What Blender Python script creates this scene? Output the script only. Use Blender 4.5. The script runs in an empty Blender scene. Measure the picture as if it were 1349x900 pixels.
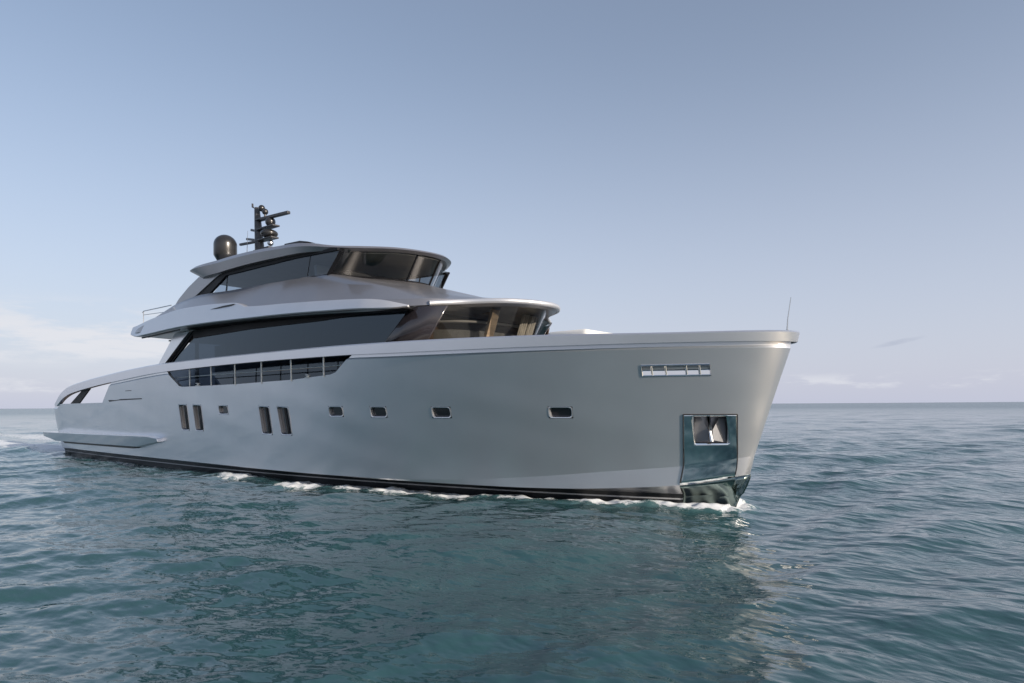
import bpy, bmesh, math, random
import numpy as np
from mathutils import Vector, Matrix
random.seed(4); rng = np.random.default_rng(7)
sc = bpy.context.scene
C = sc.collection

# ------------------------------------------------------------------ camera
cam_d = bpy.data.cameras.new("camera"); cam = bpy.data.objects.new("camera", cam_d); C.objects.link(cam)
sc.camera = cam
cam_d.sensor_width = 36.0
cam_d.lens = 860.0 / 1349.0 * 36.0
cam_d.shift_y = (534.0 - 450.0) / 1349.0
cam_d.clip_start = 0.1; cam_d.clip_end = 80000
th = math.radians(39)
Rv = Vector((math.cos(th), math.sin(th), 0)); Fv = Vector((-math.sin(th), math.cos(th), 0)); Uv = Vector((0, 0, 1))
roll = 0.0067
R2 = Rv * math.cos(roll) - Uv * math.sin(roll); U2 = Uv * math.cos(roll) + Rv * math.sin(roll)
m = Matrix((R2, U2, -Fv)).transposed().to_4x4()
m.translation = Vector((5.50, -14.935, 2.4))
cam.matrix_world = m

# ------------------------------------------------------------------ sky and sun
SUN_EL = math.radians(17); SUN_AZ = math.radians(0)      # azimuth from +X (ahead of the bow) towards port
world = bpy.data.worlds.new("World"); sc.world = world; world.use_nodes = True
nt = world.node_tree; nt.nodes.clear()
def N(nt, t, **kw):
    n = nt.nodes.new(t)
    for k, v in kw.items():
        if k.startswith('_'): setattr(n, k[1:], v)
        else: n.inputs[k.replace('__', ' ')].default_value = v
    return n
def L(nt, a, b): nt.links.new(a, b)
sky = nt.nodes.new('ShaderNodeTexSky'); sky.sky_type = 'NISHITA'; sky.sun_disc = False
sky.sun_elevation = SUN_EL; sky.sun_rotation = math.pi / 2 - SUN_AZ
sky.air_density = 1.0; sky.dust_density = 1.6; sky.ozone_density = 1.2; sky.altitude = 0
bg = nt.nodes.new('ShaderNodeBackground'); bg.inputs['Strength'].default_value = 0.15
wo = nt.nodes.new('ShaderNodeOutputWorld')
hs = N(nt, 'ShaderNodeHueSaturation', Saturation=1.0, Value=1.0)
tc = nt.nodes.new('ShaderNodeTexCoord')
sep = nt.nodes.new('ShaderNodeSeparateXYZ'); L(nt, tc.outputs['Generated'], sep.inputs[0])
def math_n(nt, op, a, b=None, c=None, clamp=False):
    n = nt.nodes.new('ShaderNodeMath'); n.operation = op; n.use_clamp = clamp
    for i, v in enumerate((a, b, c)):
        if v is None: continue
        if isinstance(v, (int, float)): n.inputs[i].default_value = v
        else: L(nt, v, n.inputs[i])
    return n.outputs[0]
def ramp01(nt, v, a, b):
    n = nt.nodes.new('ShaderNodeMapRange'); n.interpolation_type = 'SMOOTHSTEP'
    n.inputs['From Min'].default_value = a; n.inputs['From Max'].default_value = b
    n.inputs['To Min'].default_value = 0; n.inputs['To Max'].default_value = 1
    L(nt, v, n.inputs['Value']); return n.outputs['Result']
def mixc(nt, fac, a, b):
    n = nt.nodes.new('ShaderNodeMix'); n.data_type = 'RGBA'
    for s, v in ((n.inputs[0], fac), (n.inputs[6], a), (n.inputs[7], b)):
        if isinstance(v, (int, float)): s.default_value = v
        elif isinstance(v, (tuple, list)): s.default_value = (*v, 1)
        else: L(nt, v, s)
    return n.outputs[2]
L(nt, sky.outputs[0], hs.inputs['Color'])
el = sep.outputs['Z']
# pale humid layer low over the sea, then a cloud bank and small far cumulus
HAZE = (4.12, 4.32, 5.35)
hz = math_n(nt, 'ADD', math_n(nt, 'MULTIPLY', math_n(nt, 'SUBTRACT', 1.0, ramp01(nt, el, -0.10, 0.55)), 0.68), 0.20)
c1 = mixc(nt, hz, hs.outputs['Color'], HAZE)
mp = N(nt, 'ShaderNodeMapping', Scale=(7, 7, 38)); L(nt, tc.outputs['Generated'], mp.inputs['Vector'])
no = N(nt, 'ShaderNodeTexNoise', Scale=1.0, Detail=7.0, Roughness=0.6); L(nt, mp.outputs[0], no.inputs['Vector'])
def dirdot(d):
    n = nt.nodes.new('ShaderNodeVectorMath'); n.operation = 'DOT_PRODUCT'
    L(nt, tc.outputs['Generated'], n.inputs[0]); n.inputs[1].default_value = d; return n.outputs['Value']
ld = (Fv * 860 - Rv * 700).normalized(); rd = (Fv * 860 + Rv * 520).normalized()
band_l = math_n(nt, 'MULTIPLY', ramp01(nt, el, 0.045, 0.075), math_n(nt, 'SUBTRACT', 1.0, ramp01(nt, el, 0.10, 0.15)))
left = math_n(nt, 'MULTIPLY', band_l, ramp01(nt, dirdot(ld), 0.90, 0.985))
cl_l = math_n(nt, 'MULTIPLY', ramp01(nt, no.outputs['Fac'], 0.42, 0.58), left)
band_r = math_n(nt, 'MULTIPLY', ramp01(nt, el, 0.016, 0.024), math_n(nt, 'SUBTRACT', 1.0, ramp01(nt, el, 0.03, 0.045)))
mp2 = N(nt, 'ShaderNodeMapping', Scale=(14, 14, 60)); L(nt, tc.outputs['Generated'], mp2.inputs['Vector'])
no2 = N(nt, 'ShaderNodeTexNoise', Scale=1.0, Detail=6.0, Roughness=0.6); L(nt, mp2.outputs[0], no2.inputs['Vector'])
cl_r = math_n(nt, 'MULTIPLY', ramp01(nt, no2.outputs['Fac'], 0.48, 0.66), math_n(nt, 'MULTIPLY', band_r, 0.6))
cl = math_n(nt, 'MAXIMUM', math_n(nt, 'MULTIPLY', cl_l, 0.95), cl_r)
c2 = mixc(nt, cl, c1, (5.1, 5.2, 5.55))
# one small grey wisp of cloud off to the right
wd = (Fv * 860 + Rv * 506).normalized(); wt_ = Vector((Rv.x, Rv.y, 0))
du = dirdot((Rv.x, Rv.y, 0)); u0 = wd.dot(Rv)
uu = math_n(nt, 'SUBTRACT', du, u0)
vv = math_n(nt, 'SUBTRACT', math_n(nt, 'SUBTRACT', el, 0.0795), math_n(nt, 'MULTIPLY', uu, 0.22))
q2 = math_n(nt, 'ADD', math_n(nt, 'POWER', math_n(nt, 'ABSOLUTE', math_n(nt, 'DIVIDE', uu, 0.030)), 2.0), math_n(nt, 'POWER', math_n(nt, 'ABSOLUTE', math_n(nt, 'DIVIDE', vv, 0.0042)), 2.0))
front = ramp01(nt, dirdot((Fv.x, Fv.y, 0)), 0.1, 0.3)
wisp = math_n(nt, 'MULTIPLY', math_n(nt, 'MULTIPLY', math_n(nt, 'SUBTRACT', 1.0, ramp01(nt, q2, 0.1, 1.0)), front), ramp01(nt, no2.outputs['Fac'], 0.25, 0.6))
c2 = mixc(nt, math_n(nt, 'MULTIPLY', wisp, 0.5), c2, (2.6, 2.9, 3.7))
L(nt, c2, bg.inputs['Color']); L(nt, bg.outputs[0], wo.inputs['Surface'])

sun_d = bpy.data.lights.new("sun", 'SUN'); sun = bpy.data.objects.new("sun", sun_d); C.objects.link(sun)
sun_d.energy = 5.0; sun_d.angle = math.radians(0.6); sun_d.color = (1.0, 0.90, 0.78)
sd = Vector((math.cos(SUN_EL) * math.cos(SUN_AZ), math.cos(SUN_EL) * math.sin(SUN_AZ), math.sin(SUN_EL)))
sun.rotation_euler = sd.to_track_quat('Z', 'Y').to_euler()
sc.view_settings.view_transform = 'Standard'; sc.view_settings.look = 'None'
sc.view_settings.gamma = 1.0; sc.view_settings.use_curve_mapping = False
sc.view_settings.exposure = 0.0
sc.render.engine = 'CYCLES'
sc.cycles.sample_clamp_indirect = 2.0; sc.cycles.blur_glossy = 0.5; sc.cycles.caustics_reflective = False
sc.cycles.max_bounces = 8; sc.cycles.transparent_max_bounces = 12

# ------------------------------------------------------------------ materials
def principled(name, col, rough=0.5, metal=0.0, ior=1.5, coat=0.0, coat_rough=0.05, spec=0.5):
    mt = bpy.data.materials.new(name); mt.use_nodes = True
    b = mt.node_tree.nodes['Principled BSDF']
    b.inputs['Base Color'].default_value = (*col, 1); b.inputs['Roughness'].default_value = rough
    b.inputs['Metallic'].default_value = metal; b.inputs['IOR'].default_value = ior
    b.inputs['Coat Weight'].default_value = coat; b.inputs['Coat Roughness'].default_value = coat_rough
    b.inputs['Specular IOR Level'].default_value = spec
    return mt
def vary(mt, scale, amt, rvar=0.0, bump=0.0, bscale=None, stretch=(1, 1, 1)):
    """slow procedural variation of colour and roughness, plus a faint surface unevenness"""
    nt = mt.node_tree; b = nt.nodes['Principled BSDF']
    tcn = nt.nodes.new('ShaderNodeTexCoord'); mpn = N(nt, 'ShaderNodeMapping', Scale=stretch)
    L(nt, tcn.outputs['Object'], mpn.inputs['Vector'])
    n = N(nt, 'ShaderNodeTexNoise', Scale=scale, Detail=5.0, Roughness=0.6); L(nt, mpn.outputs[0], n.inputs['Vector'])
    col = b.inputs['Base Color'].default_value[:3]
    k0 = [c * (1 - amt) for c in col]; k1 = [min(1, c * (1 + amt)) for c in col]
    L(nt, mixc(nt, ramp01(nt, n.outputs['Fac'], 0.3, 0.7), k0, k1), b.inputs['Base Color'])
    if rvar:
        r0 = b.inputs['Roughness'].default_value
        mr = nt.nodes.new('ShaderNodeMapRange'); mr.inputs['To Min'].default_value = r0 - rvar; mr.inputs['To Max'].default_value = r0 + rvar
        mr.inputs['From Min'].default_value = 0.3; mr.inputs['From Max'].default_value = 0.7
        L(nt, n.outputs['Fac'], mr.inputs['Value']); L(nt, mr.outputs['Result'], b.inputs['Roughness'])
    if bump:
        n2 = N(nt, 'ShaderNodeTexNoise', Scale=bscale or scale, Detail=2.0, Roughness=0.5); L(nt, mpn.outputs[0], n2.inputs['Vector'])
        bp = N(nt, 'ShaderNodeBump', Strength=1.0, Distance=bump); L(nt, n2.outputs['Fac'], bp.inputs['Height'])
        L(nt, bp.outputs[0], b.inputs['Normal'])
    return mt
M = {}
M['silver'] = vary(principled('silver_paint', (0.74, 0.745, 0.78), 0.29, 0.80, coat=0.75, coat_rough=0.05), 0.35, 0.035)
M['silver_lit'] = vary(principled('lit_silver_paint', (0.68, 0.68, 0.70), 0.36, 0.6, coat=0.3), 0.8, 0.03, 0.04)  # lighter silver; sky light and highlights of wings and visor put into the colour
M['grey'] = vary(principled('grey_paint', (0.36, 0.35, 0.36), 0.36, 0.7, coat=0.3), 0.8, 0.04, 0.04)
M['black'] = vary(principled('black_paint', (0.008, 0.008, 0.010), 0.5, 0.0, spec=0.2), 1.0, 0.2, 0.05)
M['antifoul'] = vary(principled('dark_antifouling', (0.010, 0.012, 0.016), 0.45), 2.0, 0.3, 0.08)
M['stripe'] = principled('silver_stripe', (0.42, 0.42, 0.43), 0.4)
M['chrome'] = vary(principled('polished_steel', (0.80, 0.81, 0.81), 0.07, 1.0), 3.0, 0.03, 0.02, 0.004, 1.6)
M['mirror'] = vary(principled('mirror_steel_plate', (0.80, 0.82, 0.82), 0.08, 1.0), 2.0, 0.06, 0.03)
M['dark_mirror'] = vary(principled('dark_water_mirror', (0.20, 0.25, 0.24), 0.10, 1.0), 2.0, 0.08)  # dark green steel: the mirrored water is put into the forefoot's colour
M['steel'] = principled('brushed_steel', (0.6, 0.6, 0.6), 0.25, 1.0)
M['anchor'] = vary(principled('galvanised_anchor', (0.20, 0.20, 0.21), 0.5, 0.3), 4.0, 0.1)
M['headlining'] = vary(principled('headlining', (0.55, 0.52, 0.47), 0.6), 2.0, 0.05)
M['grey_cloth'] = vary(principled('grey_cloth', (0.13, 0.125, 0.12), 0.9), 6.0, 0.15)
M['dglass'] = vary(principled('dark_coated_glass', (0.012, 0.016, 0.022), 0.03, 0.0, ior=2.1), 0.4, 0.3)
M['panel'] = vary(principled('dark_gloss_panel', (0.030, 0.026, 0.030), 0.09, 0.0, ior=1.7), 0.4, 0.2)
M['white'] = vary(principled('white_gelcoat', (0.72, 0.73, 0.72), 0.3, 0, coat=0.3), 1.0, 0.02)
M['cushion'] = vary(principled('white_cushion', (0.75, 0.74, 0.71), 0.85), 3.0, 0.04)
M['beige'] = vary(principled('beige_lining', (0.34, 0.32, 0.295), 0.6), 2.0, 0.05)
M['dwood'] = vary(principled('dark_wood', (0.06, 0.035, 0.022), 0.35), 3.0, 0.3, stretch=(1, 1, 8))
M['twood'] = vary(principled('tan_wood', (0.24, 0.175, 0.115), 0.5), 3.0, 0.25, stretch=(1, 1, 8))
M['curtain'] = vary(principled('curtain_cloth', (0.45, 0.41, 0.36), 0.9), 20.0, 0.2, stretch=(1, 1, 0.1))
M['teak'] = vary(principled('teak_deck', (0.32, 0.20, 0.11), 0.7), 6.0, 0.2, stretch=(0.3, 6, 1))
M['dome'] = vary(principled('bronze_grey_dome', (0.032, 0.031, 0.031), 0.30, 0.3, coat=0.4, coat_rough=0.2), 3.0, 0.1)
M['mast'] = vary(principled('dark_mast_paint', (0.07, 0.07, 0.075), 0.4, 0.3), 3.0, 0.1)
M['floor'] = principled('pale_carpet', (0.35, 0.32, 0.28), 0.9)
M['plaindark'] = principled('dark_trim', (0.02, 0.02, 0.022), 0.5)
def thin_glass(name, tint, f0, gcol=(1, 1, 1)):
    mt = bpy.data.materials.new(name); mt.use_nodes = True; nt = mt.node_tree; nt.nodes.clear()
    o = nt.nodes.new('ShaderNodeOutputMaterial'); t = nt.nodes.new('ShaderNodeBsdfTransparent'); t.inputs[0].default_value = (*tint, 1)
    g = nt.nodes.new('ShaderNodeBsdfGlossy'); g.inputs['Roughness'].default_value = 0.02; g.inputs['Color'].default_value = (*gcol, 1)
    ge = nt.nodes.new('ShaderNodeNewGeometry'); d = nt.nodes.new('ShaderNodeVectorMath'); d.operation = 'DOT_PRODUCT'
    L(nt, ge.outputs['Normal'], d.inputs[0]); L(nt, ge.outputs['Incoming'], d.inputs[1])
    c = math_n(nt, 'SUBTRACT', 1.0, math_n(nt, 'ABSOLUTE', d.outputs['Value']), clamp=True)
    fr = math_n(nt, 'ADD', math_n(nt, 'MULTIPLY', math_n(nt, 'POWER', c, 5.0), 1 - f0), f0)
    mx = nt.nodes.new('ShaderNodeMixShader')
    L(nt, fr, mx.inputs[0]); L(nt, t.outputs[0], mx.inputs[1]); L(nt, g.outputs[0], mx.inputs[2]); L(nt, mx.outputs[0], o.inputs['Surface'])
    return mt
M['saloon'] = thin_glass('dark_saloon_glass', (0.15, 0.18, 0.22), 0.07, (0.72, 0.86, 1.0))
M['tint'] = thin_glass('tinted_window_glass', (0.36, 0.41, 0.47), 0.07, (0.88, 0.94, 1.0))
M['clear'] = thin_glass('windshield_glass', (0.58, 0.58, 0.56), 0.045)

# ------------------------------------------------------------------ helpers
def link_mesh(name, verts, faces, mats, parent=None, midx=None, angle=32, smooth=True):
    me = bpy.data.meshes.new(name); me.from_pydata([tuple(v) for v in verts], [], faces)
    if not isinstance(mats, (list, tuple)): mats = [mats]
    for q in mats: me.materials.append(q)
    if midx is not None: me.polygons.foreach_set('material_index', midx)
    bm = bmesh.new(); bm.from_mesh(me); bmesh.ops.remove_doubles(bm, verts=bm.verts, dist=1e-5)
    bmesh.ops.recalc_face_normals(bm, faces=bm.faces); bm.to_mesh(me); bm.free()
    if smooth:
        me.polygons.foreach_set('use_smooth', [True] * len(me.polygons)); me.set_sharp_from_angle(angle=math.radians(angle))
    me.update()
    o = bpy.data.objects.new(name, me); C.objects.link(o); o.parent = parent
    return o
def bevel(o, w, seg=2, ang=35):
    md = o.modifiers.new('bevel', 'BEVEL'); md.width = w; md.segments = seg; md.limit_method = 'ANGLE'; md.angle_limit = math.radians(ang)
    return o
class MB:
    """collects simple solids into one mesh"""
    def __init__(s): s.v = []; s.f = []
    def add(s, v, f):
        k = len(s.v); s.v += [tuple(q) for q in v]; s.f += [tuple(i + k for i in q) for q in f]; return s
    def box(s, c, size, mat=None):
        x, y, z = [d / 2 for d in size]
        v = [Vector((a * x, b * y, d * z)) for a in (-1, 1) for b in (-1, 1) for d in (-1, 1)]
        if mat is not None: v = [mat @ q for q in v]
        v = [q + Vector(c) for q in v]
        return s.add(v, [(0, 1, 3, 2), (4, 6, 7, 5), (0, 4, 5, 1), (2, 3, 7, 6), (0, 2, 6, 4), (1, 5, 7, 3)])
    def tube(s, pts, rad, n=10):
        pts = [Vector(p) for p in pts]; rs = rad if isinstance(rad, (list, tuple)) else [rad] * len(pts)
        v = []; up = Vector((0.03, 0.1, 1)).normalized()
        for i, p in enumerate(pts):
            d = (pts[min(i + 1, len(pts) - 1)] - pts[max(i - 1, 0)]).normalized()
            a = d.cross(up if abs(d.dot(up)) < 0.95 else Vector((1, 0, 0))).normalized(); b = d.cross(a)
            v += [p + (a * math.cos(t) + b * math.sin(t)) * rs[i] for t in [2 * math.pi * k / n for k in range(n)]]
        f = [(i * n + k, i * n + (k + 1) % n, (i + 1) * n + (k + 1) % n, (i + 1) * n + k) for i in range(len(pts) - 1) for k in range(n)]
        f += [tuple(range(n - 1, -1, -1)), tuple((len(pts) - 1) * n + k for k in range(n))]
        return s.add(v, f)
    def lathe(s, c, prof, n=32):
        v = []; 
        for r, z in prof: v += [(c[0] + r * math.cos(2 * math.pi * k / n), c[1] + r * math.sin(2 * math.pi * k / n), c[2] + z) for k in range(n)]
        f = [(i * n + k, i * n + (k + 1) % n, (i + 1) * n + (k + 1) % n, (i + 1) * n + k) for i in range(len(prof) - 1) for k in range(n)]
        f += [tuple(range(n - 1, -1, -1)), tuple((len(prof) - 1) * n + k for k in range(n))]
        return s.add(v, f)
    def prism(s, poly, y0, y1):
        n = len(poly); v = [(x, y0, z) for x, z in poly] + [(x, y1, z) for x, z in poly]
        return s.add(v, [tuple(range(n)), tuple(range(2 * n - 1, n - 1, -1))] + [(i, i + n, (i + 1) % n + n, (i + 1) % n) for i in range(n)])
    def build(s, name, mat, parent=None, angle=32): return link_mesh(name, s.v, s.f, mat, parent, angle=angle)
def both(fn):
    for sg in (-1, 1): fn(sg)
def hermite(P, n):
    """smooth curve through control points, n samples per segment"""
    P = np.array(P, float); T = np.zeros_like(P)
    d = np.linalg.norm(np.diff(P, axis=0), axis=1) + 1e-9; t = np.concatenate([[0], np.cumsum(d)])
    T[1:-1] = ((P[2:] - P[1:-1]) / d[1:, None] * d[:-1, None] + (P[1:-1] - P[:-2]) / d[:-1, None] * d[1:, None]) / (d[1:] + d[:-1])[:, None]
    T[0] = (P[1] - P[0]) / d[0]; T[-1] = (P[-1] - P[-2]) / d[-1]
    if abs(P[0, 1]) < 1e-6: T[0] = np.array([0, math.copysign(1, T[0, 1] or 1), 0])
    out = []
    for i in range(len(P) - 1):
        for k in range(n):
            u = k / n; h = d[i]
            out.append((2 * u**3 - 3 * u**2 + 1) * P[i] + (u**3 - 2 * u**2 + u) * h * T[i] + (-2 * u**3 + 3 * u**2) * P[i + 1] + (u**3 - u**2) * h * T[i + 1])
    out.append(P[-1]); return np.array(out)
def plan_loft(name, levels, mats, parent, n=8, cap_top=True, cap_bot=True, midx=None, angle=32, dense=True):
    """levels: half-plan curves (front centre -> aft), starboard y<0; mirrored to port and capped"""
    cur = [hermite(l, n) for l in levels]; ns = len(cur[0]); nl = len(cur); v = []; f = []; mi = []
    for sg in (1, -1):
        for c in cur: v += [(p[0], p[1] * sg, p[2]) for p in c]
    idx = lambda s, l, i: s * nl * ns + l * ns + i
    for s in (0, 1):
        for l in range(nl - 1):
            for i in range(ns - 1):
                f.append((idx(s, l, i), idx(s, l, i + 1), idx(s, l + 1, i + 1), idx(s, l + 1, i))); mi.append(midx[l] if midx else 0)
    for l in range(nl - 1):      # aft closure
        if abs(cur[l][-1][1]) > 1e-4:
            f.append((idx(0, l, ns - 1), idx(1, l, ns - 1), idx(1, l + 1, ns - 1), idx(0, l + 1, ns - 1))); mi.append(midx[l] if midx else 0)
    for flag, l, mm in ((cap_bot, 0, 0), (cap_top, nl - 1, -1)):
        if flag:
            for i in range(ns - 1):
                q = (idx(0, l, i), idx(0, l, i + 1), idx(1, l, i + 1), idx(1, l, i)); f.append(q); mi.append(midx[mm] if midx else 0)
    # drop degenerate faces at the centreline
    ff = []; mm2 = []
    for q, k in zip(f, mi):
        pts = []; 
        for a in q:
            if not any(sum((v[a][j] - v[b][j]) ** 2 for j in range(3)) < 1e-10 for b in pts): pts.append(a)
        if len(pts) >= 3: ff.append(tuple(pts)); mm2.append(k)
    return link_mesh(name, v, ff, mats, parent, midx=mm2, angle=angle)

# ------------------------------------------------------------------ yacht root
yacht = bpy.data.objects.new('motor_yacht', None); C.objects.link(yacht)
yacht['label'] = 'large silver-grey motor yacht with dark windows cruising on open sea'; yacht['category'] = 'yacht'

# ------------------------------------------------------------------ hull surface
def lin(x, pts):
    xs = [p[0] for p in pts]; return float(np.interp(x, xs[::-1], [p[1] for p in pts][::-1])) if xs[0] > xs[-1] else float(np.interp(x, xs, [p[1] for p in pts]))
def smooth_fn(pts):
    """monotone-ish smooth interpolation over x (pts ordered by decreasing x)"""
    P = np.array(pts[::-1], float); X, Y = P[:, 0], P[:, 1]
    h = np.diff(X); dl = np.diff(Y) / h; D = np.zeros_like(Y); D[0] = dl[0]; D[-1] = dl[-1]
    for i in range(1, len(X) - 1):
        D[i] = 0 if dl[i - 1] * dl[i] <= 0 else 2 * dl[i - 1] * dl[i] / (dl[i - 1] + dl[i])
    def fn(x):
        x = min(max(x, X[0]), X[-1]); i = min(int(np.searchsorted(X, x, 'right')) - 1, len(X) - 2); u = (x - X[i]) / h[i]
        return float((2 * u**3 - 3 * u**2 + 1) * Y[i] + (u**3 - 2 * u**2 + u) * h[i] * D[i] + (-2 * u**3 + 3 * u**2) * Y[i + 1] + (u**3 - u**2) * h[i] * D[i + 1])
    return fn
rail_top = smooth_fn([(1.45, 3.97), (-0.5, 3.965), (-1.7, 3.98), (-3.0, 4.01), (-5.6, 4.05), (-8, 4.08), (-11.4, 4.12), (-15.8, 4.135), (-20.6, 4.11), (-23.5, 4.02), (-26.4, 3.86), (-29.3, 3.68), (-31.9, 3.44), (-33.0, 3.17), (-34.1, 2.64)])
rail_bot = smooth_fn([(1.45, 3.735), (-1.7, 3.745), (-3.0, 3.75), (-5.6, 3.765), (-8, 3.79), (-9.2, 3.815), (-14.2, 3.85), (-20.3, 3.79), (-25.6, 3.54), (-28.3, 3.37), (-31.5, 3.10), (-32.7, 2.88), (-33.8, 2.52)])
chine_z = smooth_fn([(0.45, 1.22), (-0.8, 0.99), (-2.2, 0.85), (-4.3, 0.63), (-6.5, 0.46), (-8.5, 0.385), (-12, 0.36), (-36, 0.36)])
spray_z = smooth_fn([(0.35, 0.80), (-0.8, 0.56), (-2.2, 0.44), (-3.5, 0.375), (-5, 0.35), (-36, 0.34)])
def plan_y(x, xs, LL, B, q):
    d = xs - x
    if d <= 0: return 0.0
    u = min(d / LL, 1); y = B * (1 - (1 - u) ** 2) ** q
    if B > 3.4: y += (0.42 if B > 3.5 else 0.16) * math.sqrt(d) * math.exp(-d / 0.6)
    if x < -25: y -= 0.25 * ((-25 - x) / 9) ** 2
    return y
# (xs, x_end, L, B, q, z function)
LV = [(-0.60, -34.5, 20, 2.60, 0.80, lambda x: -0.9), (0.00, -34.75, 21, 3.28, 0.80, lambda x: -0.02), (0.07, -34.76, 21, 3.31, 0.79, lambda x: 0.16),
      (0.085, -34.76, 21, 3.32, 0.79, lambda x: 0.195), (0.13, -34.78, 20.5, 3.34, 0.78, lambda x: 0.30),
      (0.36, -34.8, 16.0, 3.42, 0.735, spray_z), (0.46, -34.82, 15.5, 3.44, 0.74, chine_z)]
KN = (1.25, -34.75, 11.8, 3.80, 0.74, lambda x: rail_bot(x) - 0.13)
NS = 220
def level_curve(lv):
    xs, xe, LL, B, q, zf = lv; out = []
    for i in range(NS + 1):
        s = i / NS; g = 0.25 * s + 0.75 * s ** 2.2; x = xs + (xe - xs) * g
        if i == 0: x = xs
        y = plan_y(x, xs, LL, B, q); r = 0.35; e = x - xe
        if e < r: y -= 0.22 * (1 - max(e, 0) / r) ** 2
        out.append((x, y, zf(x)))
    return np.array(out)
base = [level_curve(l) for l in LV]; kn = level_curve(KN); NI = 20
# spray rail: the panel under the chine leans slightly outwards towards its lower edge
_c6 = base[6]; _b5 = base[5]; _yc = np.interp(-_b5[:, 0], -_c6[:, 0], _c6[:, 1]); _d = 0.36 - _b5[:, 0]
_wt = np.clip((_b5[:, 0] + 11) / 3.5, 0, 1)
_b5[:, 1] = _b5[:, 1] * (1 - _wt) + (_yc - 0.028 * (1 - np.exp(-np.maximum(_d, 0) / 0.5)) * np.clip((_b5[:, 0] + 9.5) / 3, 0, 1)) * _wt; _b5[0, 1] = 0
_b5[:, 1] *= 1 - 0.5 * np.exp(-np.maximum(_d, 0) / 0.35); _c6[:, 1] *= 1 - 0.3 * np.exp(-np.maximum(0.46 - _c6[:, 0], 0) / 0.3)
curves = list(base)
for k in range(1, NI + 1):
    t = k / NI; c = base[-1] * (1 - t) + kn * t
    c[:, 1] = base[-1][:, 1] + (kn[:, 1] - base[-1][:, 1]) * (t ** 1.12)
    # tumble in the aft stern profile slightly bulged outwards
    c[:, 0] -= np.where(base[-1][:, 0] < -30, 0.10 * math.sin(math.pi * min(1, t * 1.0)) * np.clip((-30 - base[-1][:, 0]) / 3.8, 0, 1) ** 2, 0)
    _w = np.clip(np.arange(NS + 1) / 12.0, 0, 1) * math.sin(math.pi * t)
    c[:, 1] += _w * (0.0035 * np.sin(c[:, 0] * 3.1 + c[:, 2] * 2.3) * np.sin(c[:, 0] * 1.27 - c[:, 2] * 4.1 + 1) + 0.003 * np.sin(c[:, 0] * 0.9 + c[:, 2] * 5.0))
    curves.append(c)
CR = len(curves) - 1
c = kn.copy(); c[:, 1] -= 0.0; c[:, 0] += 0.0; c[:, 2] += 0.05; c[1:, 1] -= 0.03; curves.append(c)
c = kn.copy(); c[:, 2] += 0.30; c[1:, 1] -= 0.03; c[:, 0] += 0.05; curves.append(c)
nl = len(curves); ns = NS + 1
verts = []; faces = []; mi = []
band_mat = {0: 1, 1: 1, 2: 2, 3: 1}
for sg in (-1, 1):
    for c in curves: verts += [(p[0], p[1] * sg, p[2]) for p in c]
I = lambda s, l, i: s * nl * ns + l * ns + i
for s in (0, 1):
    for l in range(nl - 1):
        for i in range(NS):
            q = (I(s, l, i), I(s, l, i + 1), I(s, l + 1, i + 1), I(s, l + 1, i)); faces.append(q if s == 0 else q[::-1]); mi.append(band_mat.get(l, 0))
for l in range(nl - 1):
    faces.append((I(0, l, NS), I(1, l, NS), I(1, l + 1, NS), I(0, l + 1, NS))); mi.append(band_mat.get(l, 0))
for i in range(NS):
    faces.append((I(0, 0, i), I(1, 0, i), I(1, 0, i + 1), I(0, 0, i + 1))); mi.append(1)
hull = link_mesh('hull', verts, faces, [M['silver'], M['antifoul'], M['stripe']], yacht, midx=mi, angle=7)
def hull_y(x, z):
    ys = []; zs = []
    for c in curves[:-2]:
        if x > c[0, 0]: continue
        ys.append(np.interp(-x, -c[:, 0], c[:, 1])); zs.append(np.interp(-x, -c[:, 0], c[:, 2]))
    o = np.argsort(zs); return float(np.interp(z, np.array(zs)[o], np.array(ys)[o]))

# cutters: openings really go through the plating
cut = MB()
cut.prism([(-40, 2.60), (-27.35, 2.64), (-26.15, 3.46), (-26.0, 5.0), (-40, 5.0)], -6, 6)
OPEN = [(-20.65, 4.6), (-20.60, 3.78), (-19.65, 3.20), (-19.4, 3.17), (-15.5, 3.17), (-12.1, 3.22), (-10.25, 3.31), (-10.0, 3.36), (-9.25, 3.80), (-9.2, 4.6)]
both(lambda sg: cut.prism(OPEN, sg * 3.2, sg * 4.6))
TALL = [[(-19.90, 2.522), (-19.22, 2.518), (-19.22, 1.535), (-19.87, 1.528)], [(-18.77, 2.51), (-18.11, 2.495), (-18.13, 1.525), (-18.75, 1.525)],
        [(-14.245, 2.44), (-13.61, 2.415), (-13.57, 1.50), (-14.18, 1.508)], [(-13.19, 2.43), (-12.55, 2.395), (-12.51, 1.503), (-13.10, 1.506)]]
SMALL = [[(-16.87, 2.47), (-16.22, 2.468), (-16.21, 2.144), (-16.86, 2.142)], [(-10.575, 2.412), (-9.94, 2.409), (-9.94, 2.10), (-10.57, 2.097)],
         [(-8.85, 2.40), (-8.235, 2.39), (-8.25, 2.084), (-8.86, 2.086)], [(-6.745, 2.382), (-6.15, 2.372), (-6.165, 2.08), (-6.755, 2.08)], [(-3.59, 2.364), (-3.01, 2.36), (-3.03, 2.082), (-3.60, 2.082)]]
def shrink(poly, k):
    cx = sum(p[0] for p in poly) / len(poly); cz = sum(p[1] for p in poly) / len(poly)
    out = []
    for x, z in poly:
        dx, dz = x - cx, z - cz; out.append((cx + dx - math.copysign(k, dx), cz + dz - math.copysign(k, dz)))
    return out
for poly in TALL + SMALL:
    ym = hull_y(sum(p[0] for p in poly) / 4, 2.2)
    both(lambda sg: cut.prism(poly, sg * (ym - 0.6), sg * (ym + 0.6)))
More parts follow.
